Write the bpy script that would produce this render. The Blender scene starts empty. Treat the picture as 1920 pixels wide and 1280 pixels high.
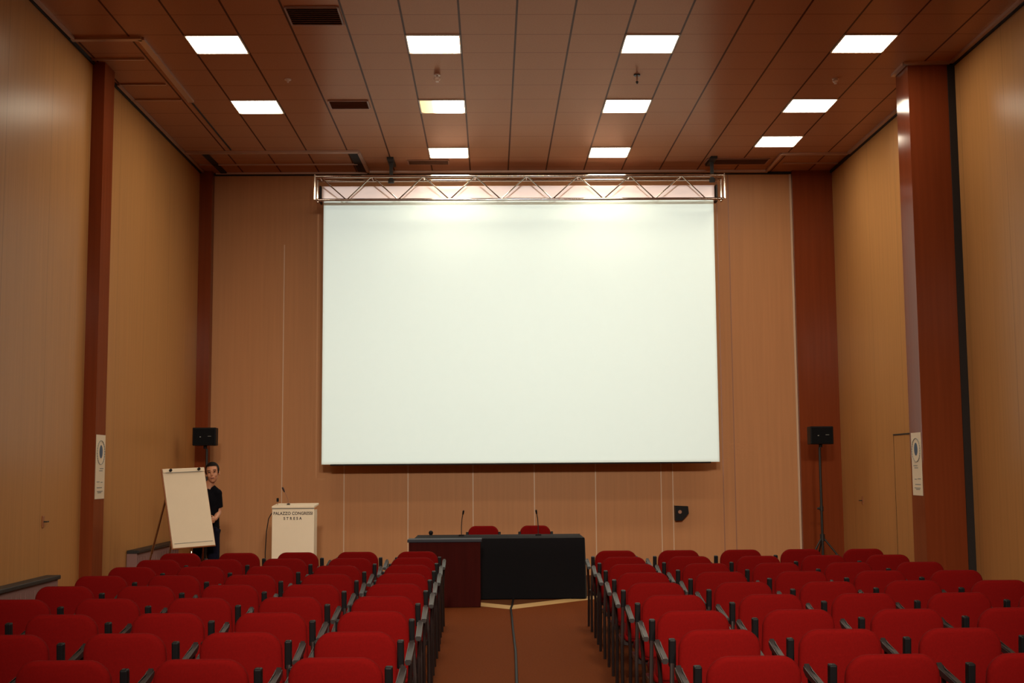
import bpy, bmesh, math, random
from mathutils import Vector, Matrix

random.seed(7)
SC = bpy.context.scene
COL = SC.collection
PI = math.pi

# ------------------------------------------------------------------ camera
CAM_Z = 1.65
cam_d = bpy.data.cameras.new('camera')
cam = bpy.data.objects.new('camera', cam_d)
COL.objects.link(cam)
cam_d.sensor_width = 36.0
cam_d.lens = 2343.872 / 1920 * 36.0
cam_d.clip_start = 0.05
cam_d.clip_end = 100
r_ = Vector((0.9998475, -0.0159631, -0.0070867))
u_ = Vector((0.0054357, -0.1011926, 0.9948520))
f_ = Vector((0.0165980, 0.9947388, 0.1010904))
cam.matrix_world = Matrix(((r_.x, u_.x, -f_.x, 0), (r_.y, u_.y, -f_.y, 0), (r_.z, u_.z, -f_.z, CAM_Z), (0, 0, 0, 1)))
SC.camera = cam

# ------------------------------------------------------------------ world, exposure
world = bpy.data.worlds.new('world')
SC.world = world
world.use_nodes = True
world.node_tree.nodes['Background'].inputs[0].default_value = (0.02, 0.017, 0.015, 1)
world.node_tree.nodes['Background'].inputs[1].default_value = 0.2
SC.view_settings.view_transform = 'Standard'
SC.view_settings.look = 'None'
SC.view_settings.gamma = 1
SC.view_settings.use_curve_mapping = False
SC.view_settings.exposure = 0.0
SC.cycles.max_bounces = 8
SC.cycles.diffuse_bounces = 4
SC.cycles.glossy_bounces = 4
SC.cycles.sample_clamp_indirect = 6.0
SC.cycles.caustics_reflective = True
LAMP = 24.5           # radiance of a ceiling light diffuser

# ------------------------------------------------------------------ projector beam, assumed and added to brighten screen and roller case
ADDED_PROJ = (0.44, 7.0, 5.75)
BEAM = (0.2512, (1.742 - ADDED_PROJ[2]) / 11.95, (5.99 - ADDED_PROJ[2]) / 11.95)
pl = bpy.data.lights.new('added_screen_beam', 'SPOT')
pl.energy = 3150; pl.spot_size = math.radians(52); pl.spot_blend = 0; pl.shadow_soft_size = 0.03
pl.color = (0.92, 1.0, 1.0)
po = bpy.data.objects.new('added_screen_beam', pl); COL.objects.link(po)
po.location = ADDED_PROJ; po.rotation_euler = (PI / 2, 0, 0)
pl.use_nodes = True
pn = pl.node_tree
em = pn.nodes['Emission']
tcp = pn.nodes.new('ShaderNodeTexCoord'); spp = pn.nodes.new('ShaderNodeSeparateXYZ'); pn.links.new(tcp.outputs['Normal'], spp.inputs[0])
def pm(op, a, b=None):
    n = pn.nodes.new('ShaderNodeMath'); n.operation = op
    for i, q in enumerate((a, b)):
        if q is None: continue
        if isinstance(q, (int, float)): n.inputs[i].default_value = q
        else: pn.links.new(q, n.inputs[i])
    return n.outputs[0]
zz = pm('ABSOLUTE', spp.outputs[2])
uu = pm('ABSOLUTE', pm('DIVIDE', spp.outputs[0], zz)); vv = pm('MULTIPLY', pm('DIVIDE', spp.outputs[1], zz), 1.0)
msk = pm('MULTIPLY', pm('LESS_THAN', uu, BEAM[0]), pm('MULTIPLY', pm('GREATER_THAN', vv, BEAM[1]), pm('LESS_THAN', vv, BEAM[2])))
pn.links.new(msk, em.inputs['Strength'])

# fill spots added behind the camera to brighten end wall and near chairs
FILL_SPOTS = ((-0.5, -1.5, 5.6), (1.4, -1.5, 5.6))
for sxyz in FILL_SPOTS:
    sl = bpy.data.lights.new('fill_spot', 'SPOT')
    sl.energy = 2850; sl.spot_size = math.radians(53); sl.spot_blend = 1.0; sl.shadow_soft_size = 0.30
    sl.color = (1.0, 0.88, 0.70)
    so = bpy.data.objects.new('fill_spot', sl); COL.objects.link(so)
    so.location = sxyz
    so.rotation_euler = (Vector((0.44, 14.5, 0.0)) - Vector(sxyz)).to_track_quat('-Z', 'Y').to_euler()

# ------------------------------------------------------------------ room sizes
CEIL = 6.35
XL, XR = -4.58, 5.45
YB, YF = 19.60, -12.0
GX, GY, TILE = 0.282, 13.80, 0.60       # ceiling grid origin and module

# ------------------------------------------------------------------ materials
def mat(name, col, rough=0.5, metal=0.0, spec=0.5, noise=0.0, nscale=(8, 8, 8), sheen=0.0, bump=0.0, bscale=200, coat=0.0):
    m = bpy.data.materials.new(name); m.use_nodes = True
    nt = m.node_tree; b = nt.nodes['Principled BSDF']
    b.inputs['Base Color'].default_value = (*col, 1)
    b.inputs['Roughness'].default_value = rough
    b.inputs['Metallic'].default_value = metal
    b.inputs['Specular IOR Level'].default_value = spec
    if sheen: b.inputs['Sheen Weight'].default_value = sheen
    if coat: b.inputs['Coat Weight'].default_value = coat
    if noise or bump:
        g = nt.nodes.new('ShaderNodeTexCoord')
        mp = nt.nodes.new('ShaderNodeMapping'); mp.inputs['Scale'].default_value = nscale
        nt.links.new(g.outputs['Object'], mp.inputs['Vector'])
    if noise:
        n = nt.nodes.new('ShaderNodeTexNoise'); n.inputs['Scale'].default_value = 1.0; n.inputs['Detail'].default_value = 5
        nt.links.new(mp.outputs[0], n.inputs['Vector'])
        mx = nt.nodes.new('ShaderNodeMix'); mx.data_type = 'RGBA'
        mx.inputs[6].default_value = (*[c * (1 - noise) for c in col], 1)
        mx.inputs[7].default_value = (*[min(1, c * (1 + noise)) for c in col], 1)
        nt.links.new(n.outputs['Fac'], mx.inputs[0])
        nt.links.new(mx.outputs[2], b.inputs['Base Color'])
    if bump:
        n2 = nt.nodes.new('ShaderNodeTexNoise'); n2.inputs['Scale'].default_value = bscale
        nt.links.new(g.outputs['Object'], n2.inputs['Vector'])
        bp = nt.nodes.new('ShaderNodeBump'); bp.inputs['Strength'].default_value = bump; bp.inputs['Distance'].default_value = 0.002
        nt.links.new(n2.outputs['Fac'], bp.inputs['Height'])
        nt.links.new(bp.outputs[0], b.inputs['Normal'])
    return m

def line_mask(nt, coord_out, origin, step, half):
    """1 on a joint line of half width `half`, else 0"""
    def math_(op, a, b=None):
        n = nt.nodes.new('ShaderNodeMath'); n.operation = op
        if isinstance(a, (int, float)): n.inputs[0].default_value = a
        else: nt.links.new(a, n.inputs[0])
        if b is not None:
            if isinstance(b, (int, float)): n.inputs[1].default_value = b
            else: nt.links.new(b, n.inputs[1])
        return n.outputs[0]
    s = math_('SUBTRACT', coord_out, origin - step / 2)
    md = math_('FLOORED_MODULO', s, step)
    d = math_('ABSOLUTE', math_('SUBTRACT', md, step / 2))
    return math_('LESS_THAN', d, half)

def panel_wood(name, col, axis, step, origin, rough=0.35, line=0.7, half=0.004, grain=0.16, spec=0.5):
    m = bpy.data.materials.new(name); m.use_nodes = True
    nt = m.node_tree; b = nt.nodes['Principled BSDF']
    b.inputs['Roughness'].default_value = rough
    b.inputs['Specular IOR Level'].default_value = spec
    g = nt.nodes.new('ShaderNodeNewGeometry')
    sp = nt.nodes.new('ShaderNodeSeparateXYZ'); nt.links.new(g.outputs['Position'], sp.inputs[0])
    mp = nt.nodes.new('ShaderNodeMapping'); mp.inputs['Scale'].default_value = (22, 22, 0.7)
    nt.links.new(g.outputs['Position'], mp.inputs['Vector'])
    n = nt.nodes.new('ShaderNodeTexNoise'); n.inputs['Scale'].default_value = 1; n.inputs['Detail'].default_value = 6
    nt.links.new(mp.outputs[0], n.inputs['Vector'])
    mx = nt.nodes.new('ShaderNodeMix'); mx.data_type = 'RGBA'
    mx.inputs[6].default_value = (*[c * (1 - grain) for c in col], 1)
    mx.inputs[7].default_value = (*[c * (1 + grain) for c in col], 1)
    nt.links.new(n.outputs['Fac'], mx.inputs[0])
    out = mx.outputs[2]
    if step:
        lm = line_mask(nt, sp.outputs[axis], origin, step, half)
        m2 = nt.nodes.new('ShaderNodeMix'); m2.data_type = 'RGBA'
        nt.links.new(lm, m2.inputs[0]); nt.links.new(out, m2.inputs[6])
        m2.inputs[7].default_value = (*[c * line for c in col], 1)
        out = m2.outputs[2]
    nt.links.new(out, b.inputs['Base Color'])
    return m

def ceiling_mat():
    m = bpy.data.materials.new('ceiling_tiles'); m.use_nodes = True
    nt = m.node_tree; b = nt.nodes['Principled BSDF']
    col = (0.46, 0.215, 0.12)
    b.inputs['Roughness'].default_value = 0.27
    b.inputs['Metallic'].default_value = 0.22
    b.inputs['Specular IOR Level'].default_value = 0.0
    g = nt.nodes.new('ShaderNodeNewGeometry')
    sp = nt.nodes.new('ShaderNodeSeparateXYZ'); nt.links.new(g.outputs['Position'], sp.inputs[0])
    n = nt.nodes.new('ShaderNodeTexNoise'); n.inputs['Scale'].default_value = 60; n.inputs['Detail'].default_value = 4
    nt.links.new(g.outputs['Position'], n.inputs['Vector'])
    mx = nt.nodes.new('ShaderNodeMix'); mx.data_type = 'RGBA'
    mx.inputs[6].default_value = (*[c * 0.85 for c in col], 1); mx.inputs[7].default_value = (*[c * 1.15 for c in col], 1)
    nt.links.new(n.outputs['Fac'], mx.inputs[0])
    l1 = line_mask(nt, sp.outputs[0], GX, TILE, 0.011)
    l2 = line_mask(nt, sp.outputs[1], GY, TILE, 0.007)
    m1 = nt.nodes.new('ShaderNodeMix'); m1.data_type = 'RGBA'
    nt.links.new(l2, m1.inputs[0]); nt.links.new(mx.outputs[2], m1.inputs[6]); m1.inputs[7].default_value = (0.27, 0.125, 0.075, 1)
    m2 = nt.nodes.new('ShaderNodeMix'); m2.data_type = 'RGBA'
    nt.links.new(l1, m2.inputs[0]); nt.links.new(m1.outputs[2], m2.inputs[6]); m2.inputs[7].default_value = (0.10, 0.045, 0.03, 1)
    nt.links.new(m2.outputs[2], b.inputs['Base Color'])
    return m

def emit(name, col, strength):
    m = bpy.data.materials.new(name); m.use_nodes = True
    b = m.node_tree.nodes['Principled BSDF']
    b.inputs['Base Color'].default_value = (0.8, 0.8, 0.8, 1)
    b.inputs['Emission Color'].default_value = (*col, 1)
    b.inputs['Emission Strength'].default_value = strength
    return m

M = {}
M['wall_side'] = panel_wood('veneer_side', (0.44, 0.21, 0.072), 1, 1.2, 14.05, spec=0.10, rough=0.31, line=0.72, half=0.006)
M['wall_back'] = panel_wood('veneer_back', (0.50, 0.24, 0.110), 0, 0, 0, spec=0.12, rough=0.4, grain=0.12)
M['wall_rear'] = panel_wood('veneer_rear', (0.46, 0.235, 0.105), 0, 1.2, 0, rough=0.4)
M['pillar'] = panel_wood('mahogany_veneer', (0.19, 0.040, 0.013), 0, 0, 0, spec=0.07, rough=0.13, grain=0.22)
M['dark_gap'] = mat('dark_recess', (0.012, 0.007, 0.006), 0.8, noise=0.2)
M['ceiling'] = ceiling_mat()
M['floor'] = mat('brown_carpet', (0.155, 0.041, 0.012), 0.9, spec=0.03, noise=0.35, nscale=(60, 60, 60), bump=0.4, bscale=350)
M['platform'] = mat('platform_carpet', (0.10, 0.035, 0.014), 0.9, spec=0.03, noise=0.3, nscale=(60, 60, 60))
M['pale_edge'] = mat('pale_wood_edging', (0.62, 0.40, 0.17), 0.45, noise=0.1, nscale=(3, 3, 30))
M['trim'] = mat('trim_aluminium', (0.55, 0.38, 0.30), 0.35, metal=0.55, noise=0.05)
M['strip'] = mat('joint_strip', (0.62, 0.42, 0.28), 0.4, noise=0.05)
M['alu'] = mat('polished_aluminium', (0.60, 0.53, 0.46), 0.14, metal=1.0, noise=0.04)
M['case'] = mat('roller_case_white', (0.92, 0.72, 0.66), 0.5, noise=0.02, coat=1.0)
M['case'].node_tree.nodes['Principled BSDF'].inputs['Coat IOR'].default_value = 2.2
M['case'].node_tree.nodes['Principled BSDF'].inputs['Coat Roughness'].default_value = 0.1
M['steel'] = mat('dark_steel', (0.02, 0.018, 0.018), 0.5, metal=0.3, noise=0.1)
M['black'] = mat('black_plastic', (0.006, 0.005, 0.006), 0.5, spec=0.15, noise=0.1)
M['arm'] = mat('armrest_plastic', (0.022, 0.016, 0.016), 0.42, spec=0.3, noise=0.1)
M['grille'] = mat('speaker_grille', (0.004, 0.004, 0.005), 0.7, spec=0.1, noise=0.3, nscale=(300, 300, 300))
M['chair_metal'] = mat('chair_tube', (0.03, 0.02, 0.02), 0.3, metal=0.4, noise=0.05)
M['red'] = mat('red_upholstery', (0.15, 0.0024, 0.0022), 0.9, spec=0.08, noise=0.18, nscale=(90, 90, 90), bump=0.5, bscale=500)
M['cloth'] = mat('black_cloth', (0.006, 0.0055, 0.007), 0.9, spec=0.1, noise=0.2, nscale=(40, 40, 40), sheen=0.03)
M['desk'] = mat('dark_red_wood', (0.04, 0.004, 0.003), 0.7, spec=0.05, noise=0.3, nscale=(30, 30, 2))
M['desk_top'] = mat('desk_top_grey', (0.022, 0.024, 0.035), 0.5, spec=0.2, noise=0.1)
M['paper'] = mat('white_paper', (0.70, 0.58, 0.43), 0.7, noise=0.03)
M['white_board'] = mat('lectern_white', (0.90, 0.78, 0.60), 0.5, noise=0.03)
M['wood_edge'] = mat('easel_wood', (0.30, 0.10, 0.03), 0.45, noise=0.2, nscale=(3, 3, 30))
M['ink'] = mat('dark_ink', (0.03, 0.012, 0.012), 0.6, noise=0.1)
M['blue_ink'] = mat('blue_ink', (0.03, 0.06, 0.12), 0.6, noise=0.1)
M['grey_ink'] = mat('grey_ink', (0.22, 0.22, 0.20), 0.6, noise=0.1)
M['skin'] = mat('skin', (0.50, 0.22, 0.12), 0.5, noise=0.06)
M['hair'] = mat('dark_hair', (0.008, 0.005, 0.004), 0.7, spec=0.1, noise=0.3, nscale=(90, 90, 20))
M['tee'] = mat('black_cotton', (0.005, 0.005, 0.007), 0.9, spec=0.05, noise=0.2, nscale=(40, 40, 40))
M['jeans'] = mat('dark_navy_denim', (0.007, 0.007, 0.016), 0.9, spec=0.05, noise=0.3, nscale=(80, 80, 80))
M['shoe'] = mat('shoe_leather', (0.012, 0.010, 0.010), 0.4, noise=0.1)
M['lip'] = mat('lip', (0.22, 0.06, 0.05), 0.5, noise=0.05)
M['eye'] = mat('eye_dark', (0.02, 0.012, 0.01), 0.2, noise=0.05)
M['radiator'] = mat('radiator_enamel', (0.24, 0.13, 0.12), 0.6, spec=0.2, noise=0.04)
M['vent'] = mat('vent_metal', (0.32, 0.15, 0.09), 0.5, metal=0.2, noise=0.05)
M['vent_dark'] = mat('vent_inside', (0.10, 0.045, 0.028), 0.8, noise=0.1)
M['sprinkler'] = mat('sprinkler_pale', (0.75, 0.58, 0.48), 0.4, noise=0.05)
M['lamp_frame'] = mat('lamp_frame', (0.7, 0.6, 0.5), 0.4, noise=0.03)
M['lamp'] = emit('lamp_diffuser', (1.0, 0.88, 0.68), LAMP)
# one diffuser has a failing warm tube at its left end
M['lamp_worn'] = emit('lamp_diffuser_worn', (1.0, 0.88, 0.68), LAMP)
nt = M['lamp_worn'].node_tree
tc = nt.nodes.new('ShaderNodeTexCoord'); sx = nt.nodes.new('ShaderNodeSeparateXYZ')
nt.links.new(tc.outputs['Object'], sx.inputs[0])
rp = nt.nodes.new('ShaderNodeValToRGB')
mr = nt.nodes.new('ShaderNodeMapRange'); mr.inputs[1].default_value = -0.29; mr.inputs[2].default_value = 0.29
nt.links.new(sx.outputs[0], mr.inputs[0]); nt.links.new(mr.outputs[0], rp.inputs[0])
rp.color_ramp.elements[0].position = 0.08; rp.color_ramp.elements[0].color = (0.055, 0.036, 0.016, 1)
rp.color_ramp.elements[1].position = 0.50; rp.color_ramp.elements[1].color = (1.0, 0.88, 0.68, 1)
e = rp.color_ramp.elements.new(0.28); e.color = (0.07, 0.052, 0.028, 1)
nt.links.new(rp.outputs[0], nt.nodes['Principled BSDF'].inputs['Emission Color'])
M['screen'] = mat('screen_fabric', (0.71, 0.80, 0.76), 0.9, spec=0.05, noise=0.01)

# ------------------------------------------------------------------ mesh helpers
def xf(loc=(0, 0, 0), rx=0, ry=0, rz=0):
    return Matrix.Translation(loc) @ Matrix.Rotation(rz, 4, 'Z') @ Matrix.Rotation(rx, 4, 'X') @ Matrix.Rotation(ry, 4, 'Y')

def box(bm, c, s, bev=0.0, mx=None, seg=2):
    r = bmesh.ops.create_cube(bm, size=1.0)
    vs = r['verts']
    for v in vs: v.co = Vector((v.co.x * s[0] + c[0], v.co.y * s[1] + c[1], v.co.z * s[2] + c[2]))
    if bev:
        es = list({e for v in vs for e in v.link_edges})
        rr = bmesh.ops.bevel(bm, geom=es, offset=bev, segments=seg, affect='EDGES', profile=0.5)
        vs = list({v for f in rr['faces'] for v in f.verts} | {v for v in vs if v.is_valid})
    if mx is not None:
        for v in vs: v.co = mx @ v.co

def bar(bm, a, b, w, h=None, up=(0, 0, 1)):
    """rectangular bar from a to b"""
    a, b = Vector(a), Vector(b); h = h or w
    d = (b - a); L = d.length; d.normalize()
    up = Vector(up)
    if abs(d.dot(up)) > 0.98: up = Vector((0, 1, 0))
    s = d.cross(up).normalized(); t = s.cross(d).normalized()
    m = Matrix(((s.x, d.x, t.x, (a.x + b.x) / 2), (s.y, d.y, t.y, (a.y + b.y) / 2), (s.z, d.z, t.z, (a.z + b.z) / 2), (0, 0, 0, 1)))
    box(bm, (0, 0, 0), (w, L, h), mx=m)

def tube(bm, pts, rad, n=10, cap=True):
    pts = [Vector(p) for p in pts]
    rads = rad if isinstance(rad, (list, tuple)) else [rad] * len(pts)
    rings = []
    prev = None
    for i, p in enumerate(pts):
        if i == 0: d = pts[1] - pts[0]
        elif i == len(pts) - 1: d = pts[-1] - pts[-2]
        else: d = (pts[i + 1] - p).normalized() + (p - pts[i - 1]).normalized()
        d.normalize()
        if prev is None:
            ref = Vector((0, 0, 1)) if abs(d.z) < 0.9 else Vector((1, 0, 0))
            s = d.cross(ref).normalized()
        else:
            s = (prev - d * prev.dot(d)).normalized()
        prev = s; t = d.cross(s)
        rings.append([bm.verts.new(p + (s * math.cos(2 * PI * k / n) + t * math.sin(2 * PI * k / n)) * rads[i]) for k in range(n)])
    for a, b in zip(rings, rings[1:]):
        for k in range(n):
            bm.faces.new((a[k], a[(k + 1) % n], b[(k + 1) % n], b[k]))
    if cap:
        bm.faces.new(list(reversed(rings[0]))); bm.faces.new(rings[-1])

def cyl(bm, c, r, h, n=20, axis='Z', r2=None):
    c = Vector(c); d = {'X': Vector((1, 0, 0)), 'Y': Vector((0, 1, 0)), 'Z': Vector((0, 0, 1))}[axis]
    tube(bm, [c - d * h / 2, c + d * h / 2], [r, r if r2 is None else r2], n)

def sphere(bm, c, s, u=16, v=10, mx=None):
    r = bmesh.ops.create_uvsphere(bm, u_segments=u, v_segments=v, radius=1.0)
    for q in r['verts']:
        q.co = Vector((q.co.x * s[0], q.co.y * s[1], q.co.z * s[2]))
        if mx is not None: q.co = mx @ q.co
        q.co += Vector(c)

def rrect(w, h, rt, rb, seg=6):
    """rounded rectangle outline, centred, rt/rb top and bottom corner radii"""
    out = []
    for cx, cy, r, a0 in ((w / 2 - rt, h / 2 - rt, rt, 0), (-w / 2 + rt, h / 2 - rt, rt, PI / 2), (-w / 2 + rb, -h / 2 + rb, rb, PI), (w / 2 - rb, -h / 2 + rb, rb, 1.5 * PI)):
        for k in range(seg + 1):
            a = a0 + (PI / 2) * k / seg
            out.append((cx + r * math.cos(a), cy + r * math.sin(a)))
    return out

def slab(bm, outline, t, rnd, fn):
    """soft edged slab; outline in (u,v), thickness along w; fn(u,v,w) -> point"""
    us = [p[0] for p in outline]; vs_ = [p[1] for p in outline]
    W = max(us) - min(us); H = max(vs_) - min(vs_)
    cu, cv = (max(us) + min(us)) / 2, (max(vs_) + min(vs_)) / 2
    lay = []
    K = 4
    for k in range(K + 1):
        a = -PI / 2 + PI / 2 * k / K
        lay.append((rnd * (1 - math.cos(a)), -t / 2 + rnd * (1 + math.sin(a))))
    lay += [(i, -w) for i, w in reversed(lay)]
    lay = [(rnd + 0.045, -t / 2 - 0.004)] + lay + [(rnd + 0.045, t / 2 + 0.004)]
    rings = []
    for ins, w in lay:
        su = (W - 2 * ins) / W; sv = (H - 2 * ins) / H
        rings.append([bm.verts.new(fn(cu + (u - cu) * su, cv + (v - cv) * sv, w)) for u, v in outline])
    n = len(outline)
    for a, b in zip(rings, rings[1:]):
        for k in range(n): bm.faces.new((a[k], a[(k + 1) % n], b[(k + 1) % n], b[k]))
    bm.faces.new(list(reversed(rings[0]))); bm.faces.new(rings[-1])

def prism(bm, outline, z0, z1, fn=lambda u, v, w: (u, v, w)):
    a = [bm.verts.new(fn(u, v, z0)) for u, v in outline]; b = [bm.verts.new(fn(u, v, z1)) for u, v in outline]
    n = len(outline)
    for k in range(n): bm.faces.new((a[k], a[(k + 1) % n], b[(k + 1) % n], b[k]))
    bm.faces.new(list(reversed(a))); bm.faces.new(b)

def new(): return bmesh.new()

def obj(name, bm, m, parent=None, smooth=False, loc=None):
    bmesh.ops.recalc_face_normals(bm, faces=bm.faces)
    me = bpy.data.meshes.new(name); bm.to_mesh(me); bm.free()
    if smooth:
        for p in me.polygons: p.use_smooth = True
        try: me.set_sharp_from_angle(angle=math.radians(40))
        except Exception: pass
    me.materials.append(m)
    o = bpy.data.objects.new(name, me); COL.objects.link(o)
    if parent: o.parent = parent
    if loc: o.location = loc
    return o

def tag(o, label, cat=None, group=None, kind=None):
    o['label'] = label
    if cat: o['category'] = cat
    if group: o['group'] = group
    if kind: o['kind'] = kind
    return o

def thing(name, label, cat, loc=(0, 0, 0), rz=0, group=None):
    o = bpy.data.objects.new(name, None); COL.objects.link(o)
    o.empty_display_size = 0.1
    o.location = loc; o.rotation_euler = (0, 0, rz)
    return tag(o, label, cat, group)

def struct(name, bm, m, label, parent=None):
    o = obj(name, bm, m, parent); o['kind'] = 'structure'; o['label'] = label
    return o

def dup(root, loc, rz, label, group=None):
    r = root.copy(); COL.objects.link(r); r.location = loc; r.rotation_euler = (0, 0, rz); r['label'] = label
    if group: r['group'] = group
    for ch in list(root.children):
        c = ch.copy(); COL.objects.link(c); c.parent = r
        for g in list(ch.children):
            d = g.copy(); COL.objects.link(d); d.parent = c
    return r

def sbox(name, lo, hi, m, label):
    bm = new()
    box(bm, [(a + b) / 2 for a, b in zip(lo, hi)], [b - a for a, b in zip(lo, hi)])
    return struct(name, bm, m, label)

# ------------------------------------------------------------------ room shell
sbox('floor', (XL - 0.2, YF - 0.2, -0.2), (XR + 0.2, YB + 0.2, 0), M['floor'], 'brown carpet floor of the hall')
sbox('ceiling', (XL - 0.2, YF - 0.2, CEIL), (XR + 0.2, YB + 0.2, CEIL + 0.2), M['ceiling'], 'brown tiled ceiling with dark joint lines')
sbox('wall_left', (XL - 0.2, YF - 0.2, 0), (XL, YB + 0.2, CEIL), M['wall_side'], 'left wall of pale brown wood veneer panels')
sbox('wall_right', (XR, YF - 0.2, 0), (XR + 0.2, YB + 0.2, CEIL), M['wall_side'], 'right wall of pale brown wood veneer panels')
sbox('wall_back', (XL, YB, 0), (XR, YB + 0.2, CEIL), M['wall_back'], 'end wall of veneer panels behind the screen')
sbox('wall_front', (XL, YF - 0.2, 0), (XR, YF, CEIL), M['wall_rear'], 'veneer wall behind the camera')

# dark pillars (fixed to the walls)
sbox('trim_1', (XL, 14.10, 0), (-4.437, 14.47, CEIL), M['pillar'], 'dark mahogany pilaster on the left wall')
sbox('trim_2', (4.90, 14.19, 0), (XR, 14.62, CEIL), M['pillar'], 'dark mahogany pillar on the right wall')
sbox('trim_3', (5.365, 14.175, 0), (XR, 14.19, CEIL), M['dark_gap'], 'black strip painted as the shaded recess between right pillar and wall')  # flat dark strip; the shade of a deep recess is put into its colour
sbox('trim_4', (4.815, 19.50, 0), (XR, YB, CEIL), M['pillar'], 'dark mahogany panel in the far right corner')
sbox('trim_5', (XL, 19.42, 0), (-4.385, YB, CEIL), M['pillar'], 'dark mahogany strip in the far left corner')
sbox('trim_6', (4.785, 19.585, 0), (4.815, YB, CEIL), M['strip'], 'pale edge strip beside the far right dark panel')

# pale joint strips of the end wall
k = 7
for x, h in ((-3.266, 5.2), (-2.30, 1.9), (-1.307, 1.9), (-0.296, 1.9), (0.659, 1.9), (1.615, 1.9), (2.639, 1.9), (2.822, 1.9)):
    sbox('trim_%d' % k, (x - 0.008, YB - 0.006, 0), (x + 0.008, YB, h), M['strip'], 'thin pale vertical joint strip on the end wall'); k += 1
for x in (3.615, 3.80):
    sbox('trim_%d' % k, (x - 0.008, YB - 0.004, 0), (x + 0.008, YB, CEIL), M['vent'], 'thin dark vertical joint on the end wall'); k += 1

# ceiling edge trims: pale aluminium angle on the ceiling, dark shadow gap on the wall
def ctrim(a, b, w=0.05, t=0.03, m='trim'):
    """flat strip under the ceiling from a to b"""
    global k
    bm = new()
    bar(bm, (a[0], a[1], CEIL - t / 2), (b[0], b[1], CEIL - t / 2), w, t)
    struct('trim_%d' % k, bm, M[m], 'pale metal strip on the ceiling' if m == 'trim' else 'dark groove at the ceiling edge'); k += 1

def gap(a, b):
    global k
    sbox('trim_%d' % k, a, b, M['dark_gap'], 'dark shadow gap between wall and ceiling'); k += 1

ctrim((XL + 0.055, YF), (XL + 0.055, 13.25), 0.035)
ctrim((XL + 0.055, 14.9), (XL + 0.055, 19.4), 0.03)
gap((XL, YF, CEIL - 0.035), (XL + 0.025, 14.1, CEIL)); gap((XL, 14.47, CEIL - 0.035), (XL + 0.025, 19.42, CEIL))
ctrim((XR - 0.06, YF), (XR - 0.06, 14.12), 0.045)
ctrim((XR - 0.06, 14.7), (XR - 0.06, 18.35), 0.045)
gap((XR - 0.03, YF, CEIL - 0.04), (XR, 14.17, CEIL)); gap((XR - 0.03, 14.62, CEIL - 0.04), (XR, 19.5, CEIL))
ctrim((-4.35, YB - 0.08), (-1.95, YB - 0.08), 0.03)
ctrim((-1.93, YB - 0.12), (4.42, YB - 0.12), 0.09, 0.03)
gap((-4.385, YB - 0.03, CEIL - 0.04), (4.815, YB, CEIL))
# soffit frame on the left
ctrim((-4.58, 13.30), (-3.79, 13.28), 0.075)
ctrim((-3.80, 13.28), (-3.81, 15.62), 0.07)
ctrim((-4.57, 13.98), (-3.95, 13.98), 0.03, 0.02)
ctrim((-4.50, 14.92), (-3.95, 14.92), 0.025, 0.02)
ctrim((-4.56, 15.56), (-3.92, 15.56), 0.025, 0.02)
ctrim((-3.82, 15.66), (-3.82, 18.1), 0.02, 0.01, 'dark_gap')
ctrim((-4.50, 18.21), (-1.95, 18.19), 0.09)
ctrim((-1.95, 18.19), (-1.93, 19.45), 0.05)
ctrim((-4.48, 18.97), (-2.05, 18.97), 0.035, 0.02)
ctrim((-2.04, 18.3), (-2.03, 19.45), 0.13, 0.012, 'dark_gap')
ctrim((-4.25, 18.3), (-4.22, 19.5), 0.09, 0.02, 'dark_gap')
# and on the right
ctrim((4.39, 18.39), (5.39, 18.37), 0.085)
ctrim((4.39, 18.39), (4.40, 19.44), 0.045)
ctrim((4.55, 18.98), (5.40, 18.97), 0.03, 0.02)
ctrim((4.85, 14.165), (5.38, 14.135), 0.06)
ctrim((4.86, 14.165), (4.868, 14.62), 0.05)

# flush door in the right wall
d1 = sbox('door_1', (XR - 0.004, 16.02, 0), (XR, 16.90, 2.06), M['wall_side'], 'flush veneer door in the right wall behind the pillar')
bm = new()
box(bm, (XR - 0.004, 16.46, 2.068), (0.012, 0.90, 0.018)); box(bm, (XR - 0.002, 16.907, 1.03), (0.008, 0.006, 2.06))
fr = obj('door_frame', bm, M['dark_gap'], d1)

# small fittings on the panels
def fitting(name, loc, label):
    t = thing(name, label, 'handle', loc)
    s = 1 if loc[0] < 0 else -1
    bm = new(); box(bm, (s * 0.006, 0, 0), (0.012, 0.05, 0.12), 0.004); obj('back_plate', bm, M['wood_edge'], t)
    bm = new(); tube(bm, [(s * 0.01, 0, 0), (s * 0.04, 0, 0), (s * 0.043, 0.05, 0)], 0.007); obj('lever', bm, M['steel'], t, True)
fitting('door_handle', (XR, 18.43, 1.147), 'small dark door handle on the far right wall panel beside the speaker stand')
fitting('door_handle', (XL, 12.93, 1.145), 'small dark door handle on the left wall above the near radiator')

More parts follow.
